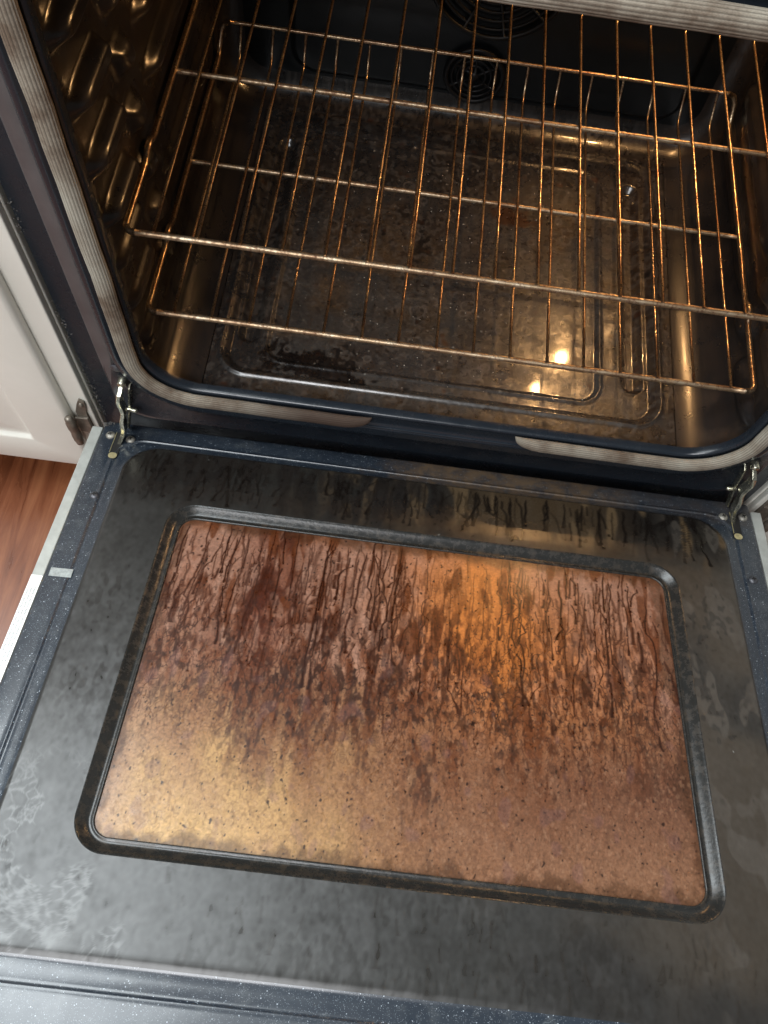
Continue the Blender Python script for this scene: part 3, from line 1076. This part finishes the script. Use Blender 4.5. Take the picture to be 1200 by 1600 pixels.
oven_glow = np.exp(-(((U - 0.60) / 0.13) ** 2 + ((Vv - 0.18) / 0.30) ** 2)) + 0.60 * np.exp(-(((U - 0.75) / 0.20) ** 2 + ((Vv - 0.38) / 0.20) ** 2))
C = mixc(C, (0.480, 0.160, 0.028), 0.85 * np.clip(oven_glow * (1 + 0.12 * mid), 0, 1))  # orange reflection of the lit oven, painted into the grease colour
edgeT = sst(0.055, 0.0, Vv + 0.01 * sm) + 0.5 * sst(0.03, 0.0, U)
C = mixc(C, (0.16, 0.055, 0.016), 0.65 * np.clip(edgeT, 0, 1))
DK = np.array((0.040, 0.011, 0.005), np.float32)
RB = np.array((0.140, 0.038, 0.010), np.float32)
an1 = RG.noise(0.0011, 0.0028, 66); an2 = RG.noise(0.0022, 0.0085, 67); an3 = RG.noise(0.0009, 0.0014, 68)
an4 = RG.noise(0.0015, 0.0030, 78); an5 = RG.noise(0.0012, 0.0019, 79); an6 = RG.noise(0.0060, 0.020, 80)
an7 = RG.noise(0.010, 0.045, 83)
bv_ = Vv - 0.44 - 0.035 * mid - 0.05 * an6 - 0.03 * an7
belt = np.exp(-(bv_ / np.where(bv_ > 0, 0.27, 0.17)) ** 2) * (0.75 + 0.25 * sst(0.6, 0.1, np.abs(U - 0.35)))
C = mixc(C, RB * 0.8, 0.6 * sst(0.0, 1.2, an7 + 0.4 * an2) * sst(0.9, 0.55, Vv) * sst(0.35, 0.5, Vv))
C = mixc(C, RB * 1.1, 0.75 * belt * sst(-1.2, 1.2, an2 + 0.4 * sm))
C = mixc(C, DK, 0.80 * belt * sst(0.0, 1.3, an1 + 0.4 * mid + 0.3 * (1 - sst(0.4, 0.6, Vv))))
# crazed network of dried fat: dense in the belt, fading to both ends
net1 = np.exp(-(an4 / 0.15) ** 2)
net2 = np.exp(-(an5 / 0.16) ** 2)
C = mixc(C, DK, 0.85 * net1 * sst(0.12, 0.34, Vv + 0.04 * an6) * sst(0.80, 0.5, Vv))
C = mixc(C, (0.085, 0.030, 0.014), 0.66 * net2 * sst(0.28, 0.45, Vv) * (0.55 + 0.45 * sst(0.9, 0.55, Vv)))
lines = np.exp(-(an2 / 0.07) ** 2)
C = mixc(C, DK, 0.70 * lines * sst(0.05, 0.2, Vv) * sst(0.62, 0.42, Vv) * sst(-0.6, 0.5, an6))
# dark column at the left third
colm = np.exp(-(((U - 0.205 - 0.01 * an6) / 0.045) ** 2)) * sst(0.60, 0.3, Vv)
C = mixc(C, DK, 0.65 * (np.exp(-((U - 0.42 - 0.02 * an6) / 0.12) ** 2) + np.exp(-((U - 0.78 - 0.02 * an6) / 0.05) ** 2)) * np.exp(-((Vv - 0.36) / 0.15) ** 2) * sst(-0.4, 0.9, an2 + 0.5 * mid))
C = mixc(C, DK, 0.90 * colm * sst(-0.6, 0.7, an2 + 0.6 * mid))
C = mixc(C, (0.13, 0.026, 0.008), 0.60 * colm)
C = mixc(C, RB, 0.75 * sst(0.5, 0.4, Vv) * sst(0.8, 1.3, RG.noise(0.003, 0.012, 70)))
# light islands between the runs
C = mixc(C, (0.33, 0.205, 0.155), 0.38 * sst(0.6, 1.2, RG.noise(0.003, 0.007, 81)) * sst(0.52, 0.35, Vv) * (1 - np.clip(oven_glow, 0, 1)))
ring_ = rr_sd(X, Y, GX0 + .004, GX1 - .004, GY0 + .004, GY1 - .004, 0.016)
C = mixc(C, (0.07, 0.028, 0.010), 0.55 * sst(-0.010, -0.001, ring_ + 0.0025 * sm + 0.003 * mid))
# rivulets
xf_ = lambda rg: (GX0 + (GX1 - GX0) * (rg.beta(1.5, 2.1) if rg.random() < 0.55 else rg.uniform(0, 1)))
d1 = RG.drips(150, None, (-0.150, -0.115), (0.03, 0.17), (0.0006, 0.0015), 71, 0.32, xf_)
d2 = RG.drips(110, (GX0, GX1), (-0.24, -0.125), (0.008, 0.050), (0.0007, 0.0022), 72, 0.5)
dw = RG.drips(26, None, (-0.20, -0.12), (0.02, 0.07), (0.0016, 0.0034), 84, 0.25, xf_)
d2 = np.maximum(d2, 0.85 * dw)
d3 = RG.drips(620, (GX0, GX1), (-0.36, -0.17), (0.003, 0.020), (0.0005, 0.0011), 73, 0.9)
halo = RG.drips(60, None, (-0.21, -0.125), (0.03, 0.10), (0.003, 0.008), 82, 0.2, xf_)
C = mixc(C, (0.17, 0.046, 0.012), 0.45 * halo * sst(-0.8, 0.6, an1))
calm = 1 - 0.65 * np.clip(np.exp(-(((U - 0.57) / 0.10) ** 2 + ((Vv - 0.12) / 0.22) ** 2)), 0, 1)
dd = np.clip(1.25 * calm * np.maximum(d1, np.maximum(0.85 * d2, 0.8 * d3 * sst(0.95, 0.45, Vv))), 0, 1)
C = mixc(C, np.array((0.060, 0.014, 0.005), np.float32), 0.90 * dd)
C = mixc(C, DK * 0.5, 0.55 * sst(0.75, 1.0, d1))
# fine speckle towards the front of the door
sp = sst(0.9, 1.7, an3 + 0.35 * sm)
C = mixc(C, (0.085, 0.030, 0.014), 0.45 * sp * sst(0.30, 0.55, Vv) * (0.40 + 0.60 * sst(1.05, 0.5, Vv)))
sp2 = sst(1.9, 2.3, RG.noise(0.0007, 0.0009, 74))
C = mixc(C, (0.030, 0.012, 0.008), 0.85 * sp2)
lt = sst(0.9, 1.8, RG.noise(0.0007, 0.0011, 75))
C = mixc(C, (0.40, 0.26, 0.17), 0.16 * lt * sst(0.25, 0.5, Vv))
C = mixc(C, (0.16, 0.085, 0.085), 0.30 * sst(1.2, 1.9, RG.noise(0.004, 0.006, 76)) * sst(0.3, 0.5, Vv))
C *= (1 + 0.07 * np.clip(ff_, -2, 2))[..., None]
C = mixc(C, (0.80, 0.76, 0.68), sst(4.1, 4.4, RG.noise(0.0008, 0.0008, 77)))
lum_ = C.mean(-1, keepdims=True)
C = np.clip(C * np.clip(lum_ / 0.17, 0.15, 1.6) ** 0.38 * np.array((1.05, 0.98, 0.93), np.float32), 0, 1)
A = np.clip(0.40 + 0.12 * mid + 0.30 * sp + 0.25 * belt + 0.15 * fi - 0.30 * dd + 0.15 * net1, 0, 1)
xs = np.linspace(GX0, GX1, 860)
ys = np.linspace(GY0, GY1, 530)
Yg, Xg = np.meshgrid(ys, xs, indexing='ij')
xf, yf = Xg.ravel(), Yg.ravel()
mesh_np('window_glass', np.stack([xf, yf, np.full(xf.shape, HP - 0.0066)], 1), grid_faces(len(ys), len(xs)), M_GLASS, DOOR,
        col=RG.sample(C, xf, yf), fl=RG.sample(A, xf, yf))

# side edge of the door: pale galvanised outer skin seen beside the enamel
box('outer_skin', (-0.3795, -0.3676, -0.612, -0.010, -0.045, -0.0015), M_STRIP, DOOR, 0.0012)
box('outer_skin', (0.3676, 0.3795, -0.612, -0.010, -0.045, -0.0015), M_STRIP, DOOR, 0.0012)
box('door_bottom', (-0.366, 0.366, -0.610, -0.016, -0.046, -0.013), M_BLACK, DOOR, 0.001)

# hinge slots, arms and screws
for sd in (-1, 1):
    x = 0.3455 * sd
    p = rrect(x - 0.0050, x + 0.0050, -0.0545, -0.0165, 0.0049, 3, 6, 6)
    prism('hinge_slot', [tuple(q) for q in p], 'z', -0.010, 0.0005, M_BLACK, DOOR)
    p = rrect(x - 0.0046, x + 0.0046, -0.0541, -0.0465, 0.0036, 3, 3, 6)
    prism('slot_end', [tuple(q) for q in p], 'z', -0.006, 0.0010, M_BRASS, DOOR)
    box('slot_lining', (x - 0.0047, x - 0.0042, -0.0465, -0.0170, 0.0, 0.0012), M_BRASS, DOOR, 0)
    for dx, dy in ((-0.0125, -0.0245), (0.0105, -0.0215)):
        screw((x + dx * sd, dy, 0.0), DOOR, M_SCREW2, 0.0052, (0, 0, 0.4))
    screw((-0.3487 if sd < 0 else 0.3520, -0.1058, 0.0), DOOR, M_SCREW, 0.0050, (0, 0, 0.2))
    # stamped steel hinge arm: wavy strap in the y-z plane, from the frame down into the slot
    top_x, bot_x = 0.3300 * sd, 0.3455 * sd
    ctr = [(0.0, 0.004, 0.088), (0.0, -0.004, 0.0862), (0.0012, -0.0105, 0.080), (0.0018, -0.0125, 0.071), (0.0008, -0.0120, 0.063), (-0.0022, -0.0125, 0.054), (-0.0036, -0.0150, 0.047),
           (-0.0020, -0.0175, 0.041), (-0.0042, -0.0205, 0.033), (-0.0050, -0.0225, 0.024), (-0.0038, -0.0240, 0.015), (-0.0010, -0.0280, 0.006), (0.0018, -0.0340, -0.001)]
    V, F = [], []
    for i, (wx, yy, zz) in enumerate(ctr):
        f_ = min(1, max(0, (0.086 - zz) / 0.085))
        cx_ = top_x + (bot_x - top_x) * f_ - wx * sd * -1.0
        hw = 0.0023
        hd = 0.0058 if 2 <= i <= 10 else 0.0035
        V += [(cx_ - hw, yy - hd, zz + 0.001), (cx_ + hw, yy - hd, zz + 0.001), (cx_ + hw, yy + hd, zz - 0.001), (cx_ - hw, yy + hd, zz - 0.001)]
    F = grid_faces(len(ctr), 4, True)
    arm = mesh_np('hinge_arm', V, F, M_ZINC, oven, smooth=False)
    bv = arm.modifiers.new('b', 'BEVEL'); bv.width = 0.0006; bv.segments = 2
    bx_ = arm.modifiers.new('s', 'SUBSURF'); bx_.levels = 2; bx_.render_levels = 2
    # riveted collar where the arm leaves the frame
    lathe('hinge_collar', [(0.0001, 0.0070), (0.0036, 0.0066), (0.0042, 0.0050), (0.0042, -0.002)], M_ZINC, oven, (top_x, -0.001, 0.0885), (math.pi / 2, 0, 0), 16)
    # second leaf behind the strap
    poly2 = [(0.004, 0.080), (-0.003, 0.076), (-0.004, 0.055), (-0.003, 0.040), (-0.008, 0.024), (-0.012, 0.008), (-0.006, 0.0), (0.004, 0.030)]
    b2 = prism('hinge_leaf', poly2, 'x', -0.0009, 0.0009, M_ZINC, oven, bevel=0.0002)
    for v in b2.data.vertices:
        f_ = min(1, max(0, (0.086 - v.co.z) / 0.085))
        v.co.x += top_x + (bot_x - top_x) * f_ - sd * 0.0062
    lathe('hinge_pin', [(0.0001, 0.0028), (0.0022, 0.0024), (0.0026, 0.0), (0.0026, -0.008)], M_ZINC, oven, ((0.3262) * sd, -0.004, 0.036), (0, -sd * math.pi / 2, 0), 14)
    # slot in the frame through which the arm passes
    box('arm_socket', (0.3300 * sd - 0.0052, 0.3300 * sd + 0.0052, 0.0012, 0.0046, 0.074, 0.092), M_BLACK, oven, 0.0006)

# patch of dried tape on the enamel edge
bm = bmesh.new()
bm_box(bm, -0.0115, 0.0100, -0.0048, 0.0048, 0, 0.0004)
bm_obj('tape_patch', bm, M_TAPE, DOOR, bevel=0.00015, loc=(-0.3512, -0.2028, 0.0003), rot=(0, 0, 0.03))

# rating label on the pale edge, print in grey
lab = box('rating_label', (-0.3792, -0.3680, -0.420, -0.208, -0.0022, -0.0011), M_LABEL, DOOR, 0)
bm = bmesh.new()
rng = np.random.default_rng(9)
for row in range(3):
    xr = -0.3708 - row * 0.0030
    y = -0.2210 - row * 0.002
    lim = (-0.302, -0.318, -0.312)[row]
    while y > lim:
        ln = rng.uniform(0.002, 0.008)
        yy = y
        while yy > y - ln:
            cw = rng.uniform(0.0005, 0.0011)
            bm_box(bm, xr - 0.0008, xr + 0.0008, yy - cw, yy, -0.00112, -0.00098)
            yy -= cw + 0.0005
        y -= ln + rng.uniform(0.0016, 0.003)
bm_obj('small_print', bm, M_INK, lab)
fc = bpy.data.curves.new('caution_word', 'FONT')
fc.body = 'CAUTION'
fc.size = 0.0052
fc.extrude = 0.00005
fc.align_x = 'CENTER'
to = bpy.data.objects.new('tmp', fc)
COL.objects.link(to)
dg = bpy.context.evaluated_depsgraph_get()
mt = bpy.data.meshes.new_from_object(to.evaluated_get(dg))
bpy.data.objects.remove(to)
mt.materials.clear()
mt.materials.append(M_INK)
t_o = bpy.data.objects.new('printed_word', mt)
link(t_o, lab)
t_o.location = (-0.3752, -0.336, -0.00100)
t_o.rotation_euler = (0, 0, math.pi / 2)

# ================================================================== RACKS
SP, XC = 0.0370, -0.0002


def make_rack(z, yf, ym, yb, label):
    root = empty('oven_rack', (0, yf, z))
    tag(root, label, 'oven rack', 'wire racks in the oven')
    o0 = lambda p: (p[0], p[1] - yf, p[2] - z)
    xe = 0.3035
    lip = 0.032
    # front bar with rounded corners into the side rails; rails jog at the stop notch, rise at the back lip
    def rail(sd):
        P = []
        P.append((XC + sd * (xe - 0.010), yf, z))
        for a in np.linspace(0, 90, 7)[1:]:
            P.append((XC + sd * (xe - 0.008 + 0.008 * math.sin(math.radians(a))), yf + 0.008 - 0.008 * math.cos(math.radians(a)), z))
        P += [(XC + sd * xe, 0.125, z), (XC + sd * xe, 0.132, z + 0.002), (XC + sd * (xe - 0.001), 0.138, z + 0.0075), (XC + sd * (xe - 0.001), 0.147, z + 0.0075),
              (XC + sd * xe, 0.154, z + 0.002), (XC + sd * xe, 0.162, z)]
        P += [(XC + sd * xe, yb - 0.020, z), (XC + sd * xe, yb - 0.012, z + 0.004), (XC + sd * (xe - 0.002), yb - 0.002, z + lip - 0.010),
              (XC + sd * (xe - 0.006), yb, z + lip - 0.003), (XC + sd * (xe - 0.014), yb, z + lip)]
        return [o0(p) for p in P]
    for sd in (-1, 1):
        tubes_obj('side_rail', [rail(sd)], 0.0030, M_WIRE, root, 10)
    tubes_obj('front_bar', [[o0((XC + x, yf, z)) for x in np.linspace(-xe + 0.009, xe - 0.009, 40)]], 0.0029, M_BAR, root, 12)
    tubes_obj('cross_bar', [[o0((XC + x, ym, z - 0.0006)) for x in np.linspace(-xe, xe, 40)]], 0.0026, M_BAR, root, 12)
    tubes_obj('back_bar', [[o0((XC + x, yb, z + lip)) for x in np.linspace(-xe + 0.013, xe - 0.013, 40)]], 0.0023, M_WIRE, root, 10)
    zt = z + 0.0040
    rg = np.random.default_rng(int(z * 1000))
    for i in range(16):
        x = XC + (i - 7.5) * SP
        j = rg.normal(0, 0.0004, 3)
        P = [(x + j[0], yf - 0.001, zt - 0.0004), (x + j[1], yf + 0.06, zt), (x + j[1], ym, zt), (x + j[2], yb - 0.034, zt), (x + j[2], yb - 0.028, zt - 0.0002),
             (x + j[2], yb - 0.022, zt + 0.0030), (x + j[2], yb - 0.0012, z + lip - 0.001)]
        w_ = tubes_obj('wire', [[o0(p) for p in P]], 0.00148, M_WIRE, root, 8)
    return root


make_rack(0.2575, 0.0450, 0.2487, 0.4337, 'upper wire oven rack, tarnished gold brown, nearest the top of the opening')
make_rack(0.1491, 0.0448, 0.2480, 0.4337, 'lower wire oven rack, tarnished brown, just above the burnt oven floor')

# ================================================================== CABINETS
def cabinet(sd, label):
    r_ = empty('kitchen_cabinet', (sd * 0.70, 0.20, -0.14))
    tag(r_, label, 'cabinet', 'white cabinets either side of the oven')
    L = lambda b: (b[0] - sd * 0.70, b[1] - sd * 0.70, b[2] - 0.20, b[3] - 0.20, b[4] + 0.14, b[5] + 0.14)
    def bx(nm, xa, xb, y0, y1, z0, z1, mat, par, bev=0.0015):
        a, b = (xa, xb) if sd > 0 else (-xb, -xa)
        bm = bmesh.new()
        bm_box(bm, *L((a, b, y0, y1, z0, z1)))
        return bm_obj(nm, bm, mat, par, bevel=bev)
    x0 = 0.3865
    bx('carcass', x0, 1.0, 0.021, 0.60, -0.133, 0.66, M_WHITE, r_)
    bx('face_frame', x0 + 0.0012, x0 + 0.040, 0.012, 0.0208, -0.133, 0.66, M_WHITE, r_)
    bx('plinth', x0 + 0.01, 1.0, 0.075, 0.59, FZ + 0.001, -0.1335, M_BLACK, r_)
    # door with routed panel
    xa, xb, za, zb = 0.4120, 0.86, -0.1310, 0.60
    loops_ = []
    def CL(off, y, r=0.002):
        p = rrect(xa + off, xb - off, za + off, zb - off, r, 6, 10, 5)
        loops_.append(np.stack([sd * p[:, 0] - sd * 0.70, np.full(len(p), y - 0.20), p[:, 1] + 0.14], 1))
    CL(0.0, 0.0112); CL(0.0, 0.004, 0.006); CL(0.0035, 0.0007, 0.008); CL(0.006, 0.0, 0.008)
    CL(0.056, 0.0, 0.004); CL(0.059, 0.0010, 0.004); CL(0.061, 0.0042, 0.004); CL(0.064, 0.0050, 0.004); CL(0.069, 0.0050, 0.003); CL(0.088, 0.0014, 0.003); CL(0.12, 0.0012, 0.003); CL(0.21, 0.0012, 0.002)
    d_ = mesh_np('cabinet_door', np.concatenate(loops_), grid_faces(len(loops_), len(loops_[0]), True, flip=sd > 0), M_WHITE, r_, smooth=True)
    # semi-concealed hinge
    hx = sd * 0.4085 - sd * 0.70
    hz = -0.028 + 0.14
    h_ = lathe('hinge', [(0.0001, 0.021), (0.003, 0.021), (0.0046, 0.019), (0.0050, 0.014), (0.0056, 0.013), (0.0056, 0.005), (0.0050, 0.004), (0.0050, -0.004), (0.0056, -0.005), (0.0056, -0.013), (0.0050, -0.014), (0.0046, -0.019), (0.003, -0.021), (0.0001, -0.021)],
               M_NICKEL, r_, (hx, -0.2045, hz), (0, 0, 0), 16)
    h_.scale = (1, 1, 1.4)
    s2 = -sd
    pl_ = [(0.0035, -0.015), (0.013, -0.026), (0.0175, -0.024), (0.0175, -0.016), (0.0145, -0.010), (0.0145, 0.016), (0.0175, 0.022), (0.0185, 0.031), (0.0125, 0.034), (0.009, 0.028), (0.0035, 0.016)]
    prism('hinge_plate', [(s2 * a, b) for a, b in pl_], 'y', 0.0125, 0.0160, M_NICKEL, h_, bevel=0.0006)
    prism('hinge_arm', [(s2 * 0.001, -0.012), (s2 * 0.016, -0.014), (s2 * 0.016, 0.010), (s2 * 0.001, 0.009)], 'y', 0.0095, 0.0125, M_NICKEL, h_, bevel=0.0005)
    bm = bmesh.new()
    bmesh.ops.create_uvsphere(bm, u_segments=10, v_segments=6, radius=0.0030)
    bm_obj('hinge_screw', bm, M_NICKEL, h_, smooth=True, loc=(s2 * 0.0140, 0.0125, 0.028))
    return r_


cabinet(-1, 'white painted kitchen cabinet with a routed door panel, left of the oven')
cabinet(1, 'white painted kitchen cabinet, mostly cut off by the right edge of the photo')

# ================================================================== CRUMBS AND LINT
def specks(name, pts, sizes, mat, seed):
    rg = np.random.default_rng(seed)
    V, F = [], []
    base = np.array([(1, 0, 0), (-1, 0, 0), (0, 1, 0), (0, -1, 0), (0, 0, 1), (0, 0, -1)], float)
    tri = np.array([(0, 2, 4), (2, 1, 4), (1, 3, 4), (3, 0, 4), (2, 0, 5), (1, 2, 5), (3, 1, 5), (0, 3, 5)])
    for i, (p, s_) in enumerate(zip(pts, sizes)):
        v = base * rg.uniform(0.5, 1.3, (6, 1)) * s_ * np.array([1, 1, 0.6]) + rg.normal(0, 0.15 * s_, (6, 3))
        V.append(v + p)
        F.append(tri + 6 * i)
    return mesh_np(name, np.concatenate(V), np.concatenate(F), mat, smooth=False)


rg = np.random.default_rng(77)
pts, sz = [], []
for k in range(170):
    x, y = rg.normal(-0.02, 0.09), rg.uniform(0.05, 0.38)
    if abs(x) > 0.2: continue
    pts.append((x, y, CZ0 + pan_h(np.array(x), np.array(y)) + 0.0006)); sz.append(rg.uniform(0.0004, 0.0011))
o = specks('crumbs', pts, sz, M_CRUMB, 1)
tag(o, 'pale crumbs and ash scattered over the burnt oven floor', 'crumbs', kind='stuff')
pts, sz = [], []
clump = [(rg.uniform(-0.02, 0.30), rg.uniform(0.004, 0.018)) for _ in range(7)] + [(0.0, 0.012), (-0.02, 0.01), (0.03, 0.012)]
for zc, sp_ in clump:
    for k in range(int(rg.uniform(8, 26))):
        pts.append((-0.3815 + rg.normal(0, 0.0018), 0.0225 + rg.normal(0, 0.0015), rg.normal(zc, sp_))); sz.append(rg.uniform(0.0003, 0.0013))
for k in range(70):
    pts.append((-0.364 + rg.normal(0, 0.005), -0.006 + rg.normal(0, 0.003), 0.001 + rg.uniform(-.002, .002))); sz.append(rg.uniform(0.0003, 0.0012))
o = specks('lint', pts, sz, M_LINT, 2)
tag(o, 'grey lint and grit caught in the gap between oven and left cabinet', 'lint', kind='stuff')
